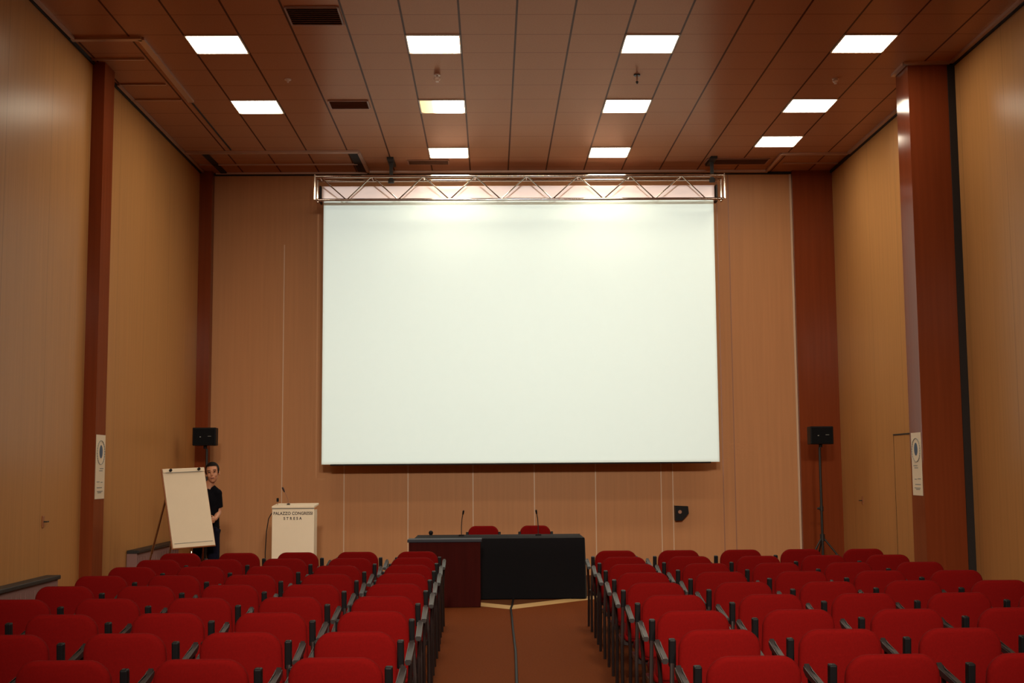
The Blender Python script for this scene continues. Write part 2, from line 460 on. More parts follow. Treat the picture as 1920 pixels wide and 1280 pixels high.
# ------------------------------------------------------------------ ceiling lights
def make_light():
    t = thing('ceiling_light', '', 'ceiling light', group='square ceiling lights')
    bm = new()
    o_ = 0.292
    for a, b in (((-o_, -o_), (o_, -o_)), ((o_, -o_), (o_, o_)), ((o_, o_), (-o_, o_)), ((-o_, o_), (-o_, -o_))):
        bar(bm, (a[0], a[1], -0.006), (b[0], b[1], -0.006), 0.014, 0.012)
    obj('lamp_frame', bm, M['lamp_frame'], t)
    bm = new(); prism(bm, rrect(0.565, 0.565, 0.05, 0.05), -0.009, -0.001)
    obj('diffuser', bm, M['lamp'], t)
    return t
LX = (-3.018, -0.618, 1.782, 4.182)
cname = ('far left', 'left of centre', 'right of centre', 'far right')
proto = None
lights = []
for x, n in zip(LX, cname):
    lights.append((x, 13.50, 'bright square ceiling light in the row nearest the viewer, %s column' % n))
    lights.append((x, 15.90, 'bright square ceiling light in the middle row, %s column' % n))
lights[3] = (LX[1], 15.90, 'square ceiling light with a yellowed left end, middle row')
lights.append((LX[1], 18.30, 'square ceiling light above the truss, left of the two closest to the screen'))
lights.append((LX[2], 18.30, 'square ceiling light above the truss, right of the two closest to the screen'))
lights.append((LX[3], 17.70, 'third and smallest square ceiling light down the far right column'))
rown = ['first', 'second', 'third', 'fourth', 'fifth', 'sixth', 'seventh']
for r in range(6):
    for x, n in zip(LX, cname):
        if r < 2 and abs(x) > 2: continue
        lights.append((x, (3.9, 1.50, -0.9, -3.3, -5.7, -8.1)[r], 'square ceiling light, %s row over the seating, %s column' % (rown[r], n)))
for x, y, lab in lights:
    if proto is None:
        proto = make_light(); proto.location = (x, y, CEIL); proto['label'] = lab
    else:
        q = dup(proto, (x, y, CEIL), 0, lab)
        if 'yellowed' in lab:
            for ch in q.children:
                if ch.name.startswith('diffuser'):
                    ch.data = ch.data.copy(); ch.data.materials[0] = M['lamp_worn']

# ------------------------------------------------------------------ vents, sprinklers
def vent(loc, w, d, label, nslat=9, open_half=True):
    t = thing('ceiling_vent', label, 'vent', loc, group='ceiling vents')
    bm = new(); box(bm, (0, 0, -0.002), (w, d, 0.004)); obj('backing', bm, M['vent_dark'], t)
    bm = new()
    for a, b in (((-w / 2, -d / 2), (w / 2, -d / 2)), ((w / 2, -d / 2), (w / 2, d / 2)), ((w / 2, d / 2), (-w / 2, d / 2)), ((-w / 2, d / 2), (-w / 2, -d / 2))):
        bar(bm, (a[0], a[1], -0.008), (b[0], b[1], -0.008), 0.02, 0.016)
    obj('frame', bm, M['vent'], t)
    for i in range(nslat):
        y = -d / 2 + d * (i + 0.5) / nslat
        bm = new(); box(bm, (0, 0, 0), (w - 0.02, d / nslat * 0.75, 0.004), mx=xf((0, y, -0.011), rx=0.5))
        obj('slat', bm, M['vent'], t)
vent((-1.818, 15.80, CEIL), 0.50, 0.34, 'louvred ceiling vent left of the yellowed ceiling light')
vent((-1.818, 12.62, CEIL), 0.54, 0.50, 'louvred ceiling vent at the top edge of the photo')
vent((-0.95, 18.86, CEIL), 0.62, 0.26, 'dark slotted ceiling vent above the left part of the truss', 6)
vent((3.80, 18.86, CEIL), 0.95, 0.34, 'wide dark slotted ceiling vent above the right end of the truss', 6)

def sprinkler(loc, label, m, drop=0.10, r=0.05):
    t = thing('sprinkler_head', label, 'sprinkler', loc, group='sprinkler heads')
    bm = new(); cyl(bm, (0, 0, -0.006), 0.04, 0.012); obj('rosette', bm, m, t, True)
    bm = new(); tube(bm, [(0, 0, 0), (0, 0, -drop)], 0.010); obj('stem', bm, M['vent'], t, True)
    bm = new(); sphere(bm, (0, 0, -drop), (r, r, r * 0.7)); cyl(bm, (0, 0, -drop - r * 0.9), r * 0.5, 0.012)
    obj('head', bm, m, t, True)
sprinkler((-0.63, 14.59, CEIL), 'pale round sprinkler head between the two left of centre ceiling lights', M['sprinkler'], 0.05, 0.04)
sprinkler((1.77, 14.61, CEIL), 'dark slim sprinkler head between the two right of centre ceiling lights', M['steel'], 0.09, 0.018)
sprinkler((4.21, 14.77, CEIL), 'pale round sprinkler head between far right ceiling lights', M['sprinkler'], 0.03, 0.035)
sprinkler((-2.44, 14.75, CEIL), 'tiny pale sprinkler head right of the far left ceiling lights', M['sprinkler'], 0.02, 0.02)

# ------------------------------------------------------------------ screen and truss
SY = 18.95
t = thing('projection_screen', 'large blank white projection screen hanging on the end wall', 'projection screen', (0.44, SY, 1.73))
bm = new(); box(bm, (0, 0, 2.02), (6.01, 0.006, 4.04)); obj('screen_fabric', bm, M['screen'], t)
bm = new(); box(bm, (0, 0.004, -0.008), (5.75, 0.03, 0.022), 0.004); obj('bottom_bar', bm, M['black'], t)
bm = new()
prism(bm, [(0.01, 4.025), (0.01, 4.262), (0.17, 4.262), (0.17, 4.025)], -3.035, 3.025, lambda u, v, w: (w, u, v)); tag(obj('roller_case', bm, M['case'], t), 'white roller case above the screen')
bm = new()
for x in (-3.06, 3.06): box(bm, (x, 0.09, 4.14), (0.03, 0.18, 0.26), 0.005)
obj('case_end', bm, M['steel'], t)
for x in (-2.4, 0.0, 2.4):
    bm = new(); box(bm, (x, 0.405, 4.20), (0.05, 0.47, 0.05)); obj('wall_bracket', bm, M['steel'], t)

t = thing('lighting_truss', 'shiny aluminium lattice truss running along the top of the screen', 'truss', (0.45, 18.65, 5.70))
TX0, TX1 = -3.08, 3.08
chords = ((-0.12, 0.345), (0.15, 0.345), (0.015, 0.015))
for y, z in chords:
    bm = new(); tube(bm, [(TX0, y, z), (TX1, y, z)], 0.022, 14); obj('chord', bm, M['alu'], t, True)
# zigzag braces on front and rear faces
n0 = -3.02
step = 0.39
tops = []
for i in range(15):
    xa = n0 + i * step; xb = xa + step
    za, zb = (0.345, 0.015) if i % 2 == 0 else (0.015, 0.345)
    ya = lambda z, s: 0.015 if z < 0.1 else s
    for s in (-0.12,):
        bm = new(); tube(bm, [(xa, ya(za, s), za), (xb, ya(zb, s), zb)], 0.010, 8); obj('brace', bm, M['alu'], t, True)
for i in range(8):
    x = n0 + i * 2 * step
    if x < TX1:
        bm = new(); tube(bm, [(x, -0.12, 0.345), (x, 0.15, 0.345)], 0.012, 8); obj('cross_tie', bm, M['alu'], t, True)
for x in (TX0 - 0.01, TX1 + 0.01):
    bm = new()
    bar(bm, (x, -0.13, 0.0), (x, -0.13, 0.365), 0.02, 0.02); bar(bm, (x, 0.16, 0.0), (x, 0.16, 0.365), 0.02, 0.02)
    bar(bm, (x, -0.145, 0.0), (x, 0.175, 0.0), 0.02, 0.02); bar(bm, (x, -0.145, 0.365), (x, 0.175, 0.365), 0.02, 0.02)
    obj('end_frame', bm, M['alu'], t)

def hanger(x, label):
    h = thing('truss_hanger', label, 'hanger', (x, 18.70, CEIL), group='truss hangers')
    bm = new(); box(bm, (0, 0.1, -0.02), (0.10, 0.5, 0.04), 0.004); obj('rail', bm, M['steel'], h)
    bm = new(); box(bm, (0, 0.065, -0.19), (0.055, 0.010, 0.34)); obj('strap', bm, M['steel'], h)
    bm = new(); box(bm, (0, 0.062, -0.33), (0.09, 0.016, 0.06), 0.004); obj('clamp', bm, M['steel'], h)
hanger(-1.515, 'black strap hanger holding the left part of the truss')
hanger(3.40, 'black strap hanger holding the right end of the truss')

for i, (sxyz, lab) in enumerate(zip(FILL_SPOTS, ('added black fill spotlight behind the camera, left one', 'added black fill spotlight behind the camera, right one'))):
    sp_ = thing('fill_spotlight', lab, 'spotlight', sxyz, group='added fill spotlights')  # unseen housing added to go with each fill spot
    d = (Vector((0.44, 14.5, 0.0)) - Vector(sxyz)).normalized()
    bm = new(); tube(bm, [-d * 0.34, -d * 0.30, -d * 0.02], [0.16, 0.27, 0.32], 24, cap=False); obj('housing', bm, M['black'], sp_, True)
    bm = new(); tube(bm, [(0, 0, 0.12), (0, 0, CEIL - sxyz[2])], 0.015); obj('bracket', bm, M['black'], sp_, True)
pj = thing('projector', 'grey video projector added out of view as source of the screen beam', 'projector', (ADDED_PROJ[0], ADDED_PROJ[1] - 0.2, 0))  # assumed fixture, added out of view to carry the screen beam
bm = new(); box(bm, (0, -0.05, ADDED_PROJ[2]), (0.42, 0.36, 0.15), 0.02); obj('housing', bm, M['radiator'], pj, True)
bm = new(); cyl(bm, (0, 0.145, ADDED_PROJ[2]), 0.045, 0.05, axis='Y'); obj('lens', bm, M['black'], pj, True)
bm = new(); tube(bm, [(0, -0.05, ADDED_PROJ[2] + 0.07), (0, -0.05, CEIL)], 0.025); obj('ceiling_pole', bm, M['steel'], pj, True)

# ------------------------------------------------------------------ stage carpet
CT = 0.003                                   # carpet thickness
CX, CY = 0.215, 14.98                        # its front corner, edges run back at 45 degrees
bw_ = 0.40                                   # depth of the pale border along y
bm = new()
prism(bm, [(CX, CY + bw_), (2.3, CY + bw_ + 2.085), (2.3, 19.2), (-1.85, 19.2), (-1.85, CY + bw_ + 2.065)], 0.0, CT)
pf = obj('stage_carpet', bm, M['platform']); tag(pf, 'brown stage carpet with pale border under the black table', 'carpet')
bm = new()
prism(bm, [(CX, CY), (2.3, CY + 2.085), (2.3, CY + bw_ + 2.085), (CX, CY + bw_), (-1.85, CY + bw_ + 2.065), (-1.85, CY + 2.065)], 0.0, CT)
tag(obj('border', bm, M['pale_edge'], pf), 'pale border strip')

# cable down the aisle
bm = new()
pts = [(0.26, 16.02, 0.015), (0.235, 15.3, 0.015), (0.212, 14.95, 0.013), (0.212, 14.2, 0.010), (0.206, 13.0, 0.010), (0.205, 11.5, 0.010), (0.19, 10.4, 0.010), (0.178, 9.6, 0.010), (0.16, 8.0, 0.010), (0.15, 6.0, 0.010), (0.14, 3.0, 0.010)]
tube(bm, pts, 0.012, 8)
tag(obj('floor_cable', bm, M['black'], None, True), 'dark cable running straight down the carpet aisle to the black table', 'cable')

# ------------------------------------------------------------------ chairs
def make_chair():
    t = thing('conference_chair', '', 'chair')
    # back: local y negative is the rear (towards the camera), z up
    tilt = 0.14
    def backfn(u, v, w):
        # v: 0 centre; bend sides gently forward
        z = 0.605 + v * math.cos(tilt); y = -0.215 - v * math.sin(tilt) + w + 0.35 * u * u
        return (u, y, z)
    bm = new(); slab(bm, [(u * (1 - 0.10 * v), v) for u, v in rrect(0.432, 0.42, 0.10, 0.05, 8)], 0.055, 0.024, backfn)
    obj('backrest', bm, M['red'], t, True)
    bm = new(); slab(bm, rrect(0.46, 0.45, 0.07, 0.04, 6), 0.075, 0.03, lambda u, v, w: (u, 0.035 + v, 0.425 + w + 0.05 * v))
    obj('seat', bm, M['red'], t, True)
    bm = new()
    box(bm, (0, 0.17, 0.375), (0.47, 0.025, 0.025)); box(bm, (0, -0.13, 0.365), (0.47, 0.025, 0.025))
    for s in (-1, 1): box(bm, (s * 0.235, 0.02, 0.372), (0.022, 0.36, 0.03))
    obj('seat_frame', bm, M['chair_metal'], t)
    for s in (-1, 1):
        bm = new(); tube(bm, [(s * 0.255, -0.235, 0.0), (s * 0.25, -0.19, 0.38), (s * 0.232, -0.10, 0.62)], 0.0125, 8); obj('leg', bm, M['chair_metal'], t, True)
        bm = new(); tube(bm, [(s * 0.255, 0.225, 0.0), (s * 0.25, 0.20, 0.38), (s * 0.262, 0.19, 0.655)], 0.0125, 8); obj('leg', bm, M['chair_metal'], t, True)
        bm = new(); box(bm, (0, 0, 0), (0.036, 0.045, 0.15), 0.007, mx=xf((s * 0.222, -0.045, 0.668), rx=0.10)); obj('arm_post', bm, M['black'], t)
        bm = new()
        A = [(-0.06, 0.640), (0.20, 0.672), (0.245, 0.70), (0.25, 0.665), (0.20, 0.640), (-0.06, 0.612)]
        prism(bm, A, -0.018, 0.018, lambda u, v, w: (s * 0.262 + w, u, v))
        ee = [e for e in bm.edges if abs(e.verts[0].co.x - e.verts[1].co.x) < 1e-6]
        bmesh.ops.bevel(bm, geom=ee, offset=0.006, segments=2, affect='EDGES')
        obj('armrest', bm, M['arm'], t, True)
    return t

ordn = ['first', 'second', 'third', 'fourth', 'fifth', 'sixth', 'seventh', 'eighth', 'ninth']
first = make_chair()
used = False
def put_chair(x, y, rz, label, group, z=0.0):
    global used
    if not used:
        first.location = (x, y, z); first.rotation_euler = (0, 0, rz); first['label'] = label; first['group'] = group
        used = True; return first
    return dup(first, (x, y, z), rz, label, group)

for r in range(9):            # r = 0 next to the stage
    f = r / 8.0
    yl = 12.94 - 0.905 * r; yr = 12.80 - 0.897 * r
    for cidx in range(5):
        rowtxt = ordn[r] + ' row from the stage'
        if r == 0: rowtxt = 'front row by the stage'
        if r == 8: rowtxt = 'back row nearest the viewer'
        seat = ['aisle seat', 'second seat from the aisle', 'middle seat', 'fourth seat from the aisle', 'wall-side end seat'][cidx]
        jx = random.uniform(-0.012, 0.012); jy = random.uniform(-0.018, 0.018); jr = random.uniform(-0.025, 0.025)
        x = -0.767 + 0.066 * f - 0.606 * cidx
        put_chair(x + jx, yl + 0.28 + jy, jr, 'red armchair left of the aisle, %s, %s' % (rowtxt, seat), 'red chairs in rows left of the aisle')
        x = 1.255 - 0.097 * f + 0.631 * cidx
        put_chair(x - jx, yr + 0.28 - jy, -jr, 'red armchair right of the aisle, %s, %s' % (rowtxt, seat), 'red chairs in rows right of the aisle')
# two chairs behind the table, facing the hall
put_chair(-0.123, 17.37, PI, 'red chair behind the black table, left of the two', 'red chairs behind the table', 0.0045).scale = (1, 1, 1.05)
put_chair(0.598, 17.37, PI, 'red chair behind the black table, right of the two', 'red chairs behind the table', 0.0045).scale = (1, 1, 1.05)

# ------------------------------------------------------------------ table with cloth, desk, microphones
TZ0 = CT
t = thing('conference_table', 'long table hidden under the black cloth behind the dark desk', 'table', (0.085, 16.65, TZ0))
bm = new(); box(bm, (0, -0.13, 0.740), (2.12, 0.80, 0.03), 0.004); obj('tabletop', bm, M['desk'], t)
for sx in (-1, 1):
    for sy in (-1, 1):
        bm = new(); tube(bm, [(sx * 0.93, sy * 0.36 - 0.13, 0), (sx * 0.93, sy * 0.36 - 0.13, 0.726)], 0.02); obj('leg', bm, M['steel'], t, True)
# cloth: top + wavy skirt
bm = new()
hw, hd, top = 1.095, 0.47, 0.772
def ring(sc_, z, wav):
    out = []
    N = 132
    per = 2 * (2 * hw + 2 * hd)
    for i in range(N):
        s = per * i / N
        if s < 2 * hw: p = (-hw + s, -hd, 0, -1)
        elif s < 2 * hw + 2 * hd: p = (hw, -hd + s - 2 * hw, 1, 0)
        elif s < 4 * hw + 2 * hd: p = (hw - (s - 2 * hw - 2 * hd), hd, 0, 1)
        else: p = (-hw, hd - (s - 4 * hw - 2 * hd), -1, 0)
        a = wav * (0.6 * math.sin(s * 9.0) + 0.4 * math.sin(s * 21.0 + 1)) + sc_
        out.append(bm.verts.new((0.085 + p[0] + p[2] * a, 16.53 + p[1] + p[3] * a, z)))
    return out
R = [ring(-0.03, top, 0), ring(-0.008, top - 0.004, 0), ring(0, top - 0.02, 0), ring(0.004, top - 0.2, 0.003), ring(0.010, top - 0.5, 0.008), ring(0.014, TZ0 + 0.012, 0.012)]
for a, b in zip(R, R[1:]):
    for i in range(len(a)): bm.faces.new((a[i], a[(i + 1) % len(a)], b[(i + 1) % len(a)], b[i]))
bm.faces.new(R[0])
tag(obj('tablecloth', bm, M['cloth'], None, True), 'black cloth draped to the floor over the long table', 'tablecloth')

t = thing('side_desk', 'dark red-brown wooden desk in front of the black table, left of the aisle', 'desk', (-0.574, 15.36, 0.0035))
bm = new(); box(bm, (0, -0.13, 0.385), (0.86, 0.03, 0.77), 0.004); obj('front_panel', bm, M['desk'], t)
for s in (-1, 1):
    bm = new(); box(bm, (s * 0.415, 0.0, 0.385), (0.03, 0.23, 0.77), 0.004); obj('side_panel', bm, M['desk'], t)
bm = new(); box(bm, (0, -0.01, 0.788), (0.895, 0.30, 0.036), 0.006); tag(obj('desk_top', bm, M['desk_top'], t), 'bluish grey desk top')

def gooseneck(loc, lean, label, h=0.30):
    t = thing('gooseneck_microphone', label, 'microphone', loc, group='gooseneck microphones')
    bm = new(); cyl(bm, (0, 0, 0.01), 0.045, 0.02, r2=0.035); obj('base', bm, M['black'], t, True)
    bm = new(); tube(bm, [(0, 0, 0.015), (0, 0, h * 0.4), (lean * 0.25, -0.005, h * 0.7), (lean * 0.8, -0.02, h * 0.93)], 0.006); obj('neck', bm, M['steel'], t, True)
    bm = new(); tube(bm, [(lean * 0.75, -0.018, h * 0.9), (lean, -0.03, h * 1.03), (lean * 1.05, -0.035, h * 1.06)], [0.010, 0.013, 0.008]); obj('capsule', bm, M['black'], t, True)
gooseneck((-0.405, 16.6, 0.773), 0.028, 'slim gooseneck microphone on the table left of the red chairs', 0.315)
gooseneck((0.604, 16.6, 0.773), -0.026, 'slim gooseneck microphone on the table before the right red chair', 0.315)
bm = new(); sphere(bm, (-0.822, 16.92, 0.803), (0.030, 0.030, 0.030)); cyl(bm, (-0.822, 16.92, 0.780), 0.022, 0.014)
tag(obj('round_microphone', bm, M['black'], None, True), 'small black round microphone on the left end of the table', 'microphone')

# ------------------------------------------------------------------ lectern
t = thing('lectern', 'white panelled lectern with dark lettering by the left of the screen', 'lectern', (-2.737, 17.4, 0))
t_lectern = t
bm = new(); box(bm, (0, 0, 0.56), (0.578, 0.03, 1.12), 0.004); obj('front_panel', bm, M['white_board'], t)
for s in (-1, 1):
    bm = new(); box(bm, (s * 0.262, 0.2, 0.55), (0.025, 0.37, 1.10), 0.003); obj('side_panel', bm, M['white_board'], t)
bm = new(); box(bm, (0, 0, 0), (0.585, 0.46, 0.03), 0.006, mx=xf((0, 0.20, 1.158), rx=0.06)); obj('reading_top', bm, M['white_board'], t)
bm = new(); box(bm, (0, -0.008, 1.126), (0.57, 0.028, 0.010)); obj('shadow_joint', bm, M['grey_ink'], t)

def lettering(txt, size, loc, parent, m, bold=0.0, space=1.0, w=None):
    cu = bpy.data.curves.new('lettering', 'FONT')
    cu.body = txt; cu.size = size; cu.align_x = 'CENTER'; cu.extrude = 0.001; cu.offset = bold; cu.space_character = space
    tmp = bpy.data.objects.new('tmp_lettering', cu); COL.objects.link(tmp)
    bpy.context.view_layer.update()
    me = bpy.data.meshes.new_from_object(tmp.evaluated_get(bpy.context.evaluated_depsgraph_get()))
    bpy.data.objects.remove(tmp); bpy.data.curves.remove(cu)
    xs = [v.co.x for v in me.vertices]
    sx = w / (max(xs) - min(xs)) if w else 1
    c = (max(xs) + min(xs)) / 2
    for v in me.vertices: v.co = Vector(((v.co.x - c) * sx, -v.co.z, v.co.y))
    me.materials.clear(); me.materials.append(m)
    o = bpy.data.objects.new('lettering', me); COL.objects.link(o)
    o.parent = parent; o.location = loc
    return o
lettering('PALAZZO CONGRESSI', 0.058, (0, -0.0165, 1.040), t, M['ink'], 0.0012, 1.05, 0.535)
lettering('STRESA', 0.052, (-0.005, -0.0165, 0.973), t, M['ink'], 0.0012, 1.7, 0.25)

gm = thing('gooseneck_microphone', 'thin gooseneck microphone bending left above the white lectern', 'microphone', (-2.82, 17.5, 1.175))
bm = new(); cyl(bm, (0, 0, 0.008), 0.022, 0.016); obj('base', bm, M['black'], gm, True)
bm = new(); tube(bm, [(0, 0, 0), (-0.008, 0, 0.07), (-0.035, -0.01, 0.14), (-0.06, -0.02, 0.19)], 0.005); obj('neck', bm, M['vent'], gm, True)
bm = new(); tube(bm, [(-0.055, -0.018, 0.175), (-0.075, -0.03, 0.225), (-0.082, -0.034, 0.24)], [0.009, 0.014, 0.009]); obj('capsule', bm, M['ink'], gm, True)
gm = thing('lectern_lamp', 'tiny black reading lamp head on left of the white lectern top', 'lamp', (-2.98, 17.56, 1.172))
bm = new(); tube(bm, [(0, 0, 0), (0, 0, 0.05)], 0.004); obj('stem', bm, M['vent'], gm, True)
bm = new(); box(bm, (0, 0, 0.068), (0.03, 0.03, 0.052), 0.006); obj('head', bm, M['black'], gm)
bm = new(); tube(bm, [(-0.272, 0.22, 1.06), (-0.338, 0.25, 1.055), (-0.383, 0.26, 0.98), (-0.413, 0.27, 0.80), (-0.428, 0.28, 0.5), (-0.423, 0.3, 0.2), (-0.343, 0.32, 0.012), (-0.163, 0.45, 0.012)], 0.007, 8)
tag(obj('cable', bm, M['steel'], t_lectern, True), 'thin dark cable hanging from the left side')

# ------------------------------------------------------------------ wall box
bm = new()
o_ = [(-0.10, 0.115), (0.10, 0.105), (0.108, -0.005), (0.0, -0.115), (-0.098, -0.115)]
prism(bm, o_, -0.13, 0.0, lambda u, v, w: (u, w, v))
ws = obj('wall_speaker', bm, M['black'], None, False, (2.935, YB, 0.945)); tag(ws, 'small black angular loudspeaker low on the end wall right of table', 'loudspeaker')
bm = new(); cyl(bm, (-0.03, -0.134, 0.02), 0.028, 0.012, axis='Y'); obj('cone', bm, M['vent'], ws, True)

# ------------------------------------------------------------------ speakers on tripods
def stand(loc, top, label, hub=0.62):
    t = thing('speaker_stand', label, 'speaker stand', loc, group='tripod speaker stands')
    bm = new(); tube(bm, [(0, 0, 0.12), (0, 0, top)], 0.019, 12); obj('pole', bm, M['steel'], t, True)
    bm = new(); cyl(bm, (0, 0, hub), 0.035, 0.10); obj('collar', bm, M['steel'], t, True)
    bm = new(); cyl(bm, (0, 0, hub + 0.42), 0.028, 0.07); cyl(bm, (-0.035, 0, hub + 0.42), 0.016, 0.05, axis='X'); obj('knob', bm, M['steel'], t, True)
    for i in range(3):
        a = -0.5 + i * 2 * PI / 3
        d = Vector((math.cos(a), math.sin(a), 0))
        bm = new(); tube(bm, [d * 0.03 + Vector((0, 0, hub - 0.02)), d * 0.5 + Vector((0, 0, 0.012))], 0.013); lg = obj('leg', bm, M['steel'], t, True)
        bm = new(); tube(bm, [d * 0.26 + Vector((0, 0, 0.318)), Vector((0, 0, 0.16))], 0.008); obj('brace', bm, M['steel'], lg, True)
def speaker(loc, rz, label):
    t = thing('loudspeaker', label, 'loudspeaker', loc, rz, group='black loudspeakers on stands')
    bm = new(); box(bm, (0, 0, 0.13), (0.335, 0.24, 0.26), 0.012); obj('cabinet', bm, M['black'], t)
    bm = new(); box(bm, (0, -0.122, 0.13), (0.30, 0.01, 0.225), 0.003); obj('grille', bm, M['grille'], t)
    bm = new(); box(bm, (-0.055, -0.128, 0.125), (0.018, 0.004, 0.014)); box(bm, (0.075, -0.128, 0.135), (0.05, 0.004, 0.006)); tag(obj('badge', bm, M['grey_ink'], t), 'two small pale marks on the grille')
    bm = new(); cyl(bm, (0, 0, -0.02), 0.026, 0.05); obj('pole_socket', bm, M['black'], t, True)
stand((4.80, 18.3, 0), 1.926, 'thin black tripod stand before the dark far right corner panel')
speaker((4.815, 18.3, 1.972), -0.04, 'small black loudspeaker on the stand at the right end of the hall')
stand((-4.14, 18.3, 0), 1.966, 'black tripod stand in the far left corner behind the standing person')
speaker((-4.165, 18.3, 2.012), 0.08, 'small black loudspeaker on the stand in the far left corner')

# ------------------------------------------------------------------ posters on the pillars
def poster(loc, d, label, w=0.33, h=0.72):
    t = thing('poster', label, 'poster', loc, group='white posters on the dark pillars')
    bm = new(); box(bm, (d * 0.003, 0, 0), (0.004, w, h)); obj('paper_sheet', bm, M['paper'], t)
    bm = new()
    n = 28
    for i in range(n):
        a = 2 * PI * i / n; b = 2 * PI * (i + 0.8) / n
        bar(bm, (d * 0.006, 0.135 * math.cos(a), 0.16 + 0.135 * math.sin(a)), (d * 0.006, 0.135 * math.cos(b), 0.16 + 0.135 * math.sin(b)), 0.004, 0.014, up=(1, 0, 0))
    obj('emblem_ring', bm, M['grey_ink'], t)
    bm = new(); sphere(bm, (d * 0.006, 0.01, 0.17), (0.002, 0.06, 0.075))
    obj('emblem', bm, M['blue_ink'], t)
    bm = new()
    for z, y0, y1 in ((-0.02, -0.02, 0.11), (-0.045, -0.04, 0.08), (-0.17, -0.12, -0.02), (-0.175, 0.02, 0.09), (-0.235, -0.11, 0.07), (-0.275, -0.1, 0.1), (-0.29, -0.08, 0.05)):
        box(bm, (d * 0.006, (y0 + y1) / 2, z), (0.002, y1 - y0, 0.010))
    obj('text_line', bm, M['grey_ink'], t)
    return t
poster((4.90, 14.40, 1.67), -1, 'narrow white poster with round blue emblem on the right dark pillar')
poster((-4.437, 14.295, 1.703), 1, 'narrow white poster with round blue emblem on the left dark pilaster')

# ------------------------------------------------------------------ radiators
def radiator(y0, y1, h, label):
    L = y1 - y0
    t = thing('radiator', label, 'radiator', (XL + 0.004, (y0 + y1) / 2, 0), group='long low radiators along the left wall')
    bm = new(); box(bm, (0.065, 0, h / 2 - 0.01), (0.13, L, h - 0.06), 0.006); obj('body', bm, M['radiator'], t)
    bm = new(); box(bm, (0.08, 0, h - 0.02), (0.15, L + 0.02, 0.04), 0.006); tag(obj('top_grille', bm, M['steel'], t), 'dark top grille')
    bm = new()
    n = int(L / 0.12)
    for i in range(n): box(bm, (0.133, -L / 2 + (i + 0.5) * L / n, h / 2 - 0.02), (0.008, 0.008, h - 0.14))
    obj('fins', bm, M['radiator'], t)
    for s in (-1, 1):
        bm = new(); box(bm, (0.065, s * (L / 2 - 0.1), 0.02), (0.10, 0.03, 0.04)); obj('foot', bm, M['steel'], t)
radiator(8.0, 13.05, 0.60, 'near low radiator with dark top at the left edge of the photo')
radiator(15.9, 18.0, 0.665, 'far low radiator with dark top behind the flip chart')

# ------------------------------------------------------------------ flip chart
BX = Vector((-3.6205, 15.1, 1.2181)); psi, lam, rol, bw, bh = 0.6116, -0.3165, -0.0392, 0.526, 0.972
t = thing('flip_chart', 'tilted white flip chart easel held by the person in black', 'flip chart', (BX.x, BX.y, 0))
mb = Matrix.Translation(BX - Vector((BX.x, BX.y, 0))) @ Matrix.Rotation(psi, 4, 'Z') @ Matrix.Rotation(lam, 4, 'X') @ Matrix.Rotation(rol, 4, 'Y')
bm = new(); box(bm, (0, 0.018, 0), (bw + 0.016, 0.02, bh + 0.016), 0.004, mx=mb); obj('board', bm, M['wood_edge'], t)
bm = new(); box(bm, (0, 0.002, -0.022), (bw - 0.004, 0.012, bh - 0.05), mx=mb); obj('paper_pad', bm, M['paper'], t)
bm = new(); box(bm, (0, -0.006, -bh / 2 + 0.055), (bw - 0.05, 0.002, 0.006), mx=mb); obj('page_edge', bm, M['grey_ink'], t)
bm = new(); box(bm, (0, -0.004, bh / 2 - 0.024), (bw - 0.002, 0.022, 0.048), 0.004, mx=mb); cb = obj('clamp_bar', bm, M['paper'], t)
bm = new(); box(bm, (0, -0.016, bh / 2 - 0.050), (bw - 0.06, 0.004, 0.006), mx=mb); obj('bar_groove', bm, M['grey_ink'], cb)
for x in (-0.17, 0.185):
    bm = new(); cyl(bm, (0, -0.026, 0), 0.017, 0.026, axis='Y'); bmesh.ops.transform(bm, matrix=mb @ Matrix.Translation((x, 0, bh / 2 - 0.024)), verts=bm.verts)
    obj('knob', bm, M['black'], cb, True)
def leg(a, b):
    bm = new(); a = mb @ Vector(a); b = Vector(b)
    mid = a.lerp(b, 0.55)
    tube(bm, [a, mid], 0.013); tube(bm, [mid, b], 0.009); obj('leg', bm, M['alu'], t, True)
leg((-0.18, 0.05, 0.30), (-0.62, 0.12, 0)); leg((0.12, 0.05, 0.30), (0.05, -0.05, 0)); leg((0.0, 0.05, 0.40), (-0.50, 0.75, 0))

# ------------------------------------------------------------------ person behind the flip chart
def skin_bm(nodes, edges, sub=2, root=0):
    me = bpy.data.meshes.new('tmp_skin')
    me.from_pydata([n[0] for n in nodes], edges, [])
    o = bpy.data.objects.new('tmp_skin', me); COL.objects.link(o)
    o.modifiers.new('skin', 'SKIN')
    for i, n in enumerate(nodes):
        sv = me.skin_vertices[0].data[i]
        r = n[1]; sv.radius = r if isinstance(r, tuple) else (r, r)
        sv.use_root = (i == root)
    md = o.modifiers.new('sub', 'SUBSURF'); md.levels = sub; md.render_levels = sub
    bpy.context.view_layer.update()
    me2 = bpy.data.meshes.new_from_object(o.evaluated_get(bpy.context.evaluated_depsgraph_get()))
    bm = bmesh.new(); bm.from_mesh(me2)
    bpy.data.objects.remove(o); bpy.data.meshes.remove(me); bpy.data.meshes.remove(me2)
    return bm

def join_bm(dst, src):
    tmp = bpy.data.meshes.new('tmp_j'); src.to_mesh(tmp); src.free(); dst.from_mesh(tmp); bpy.data.meshes.remove(tmp)

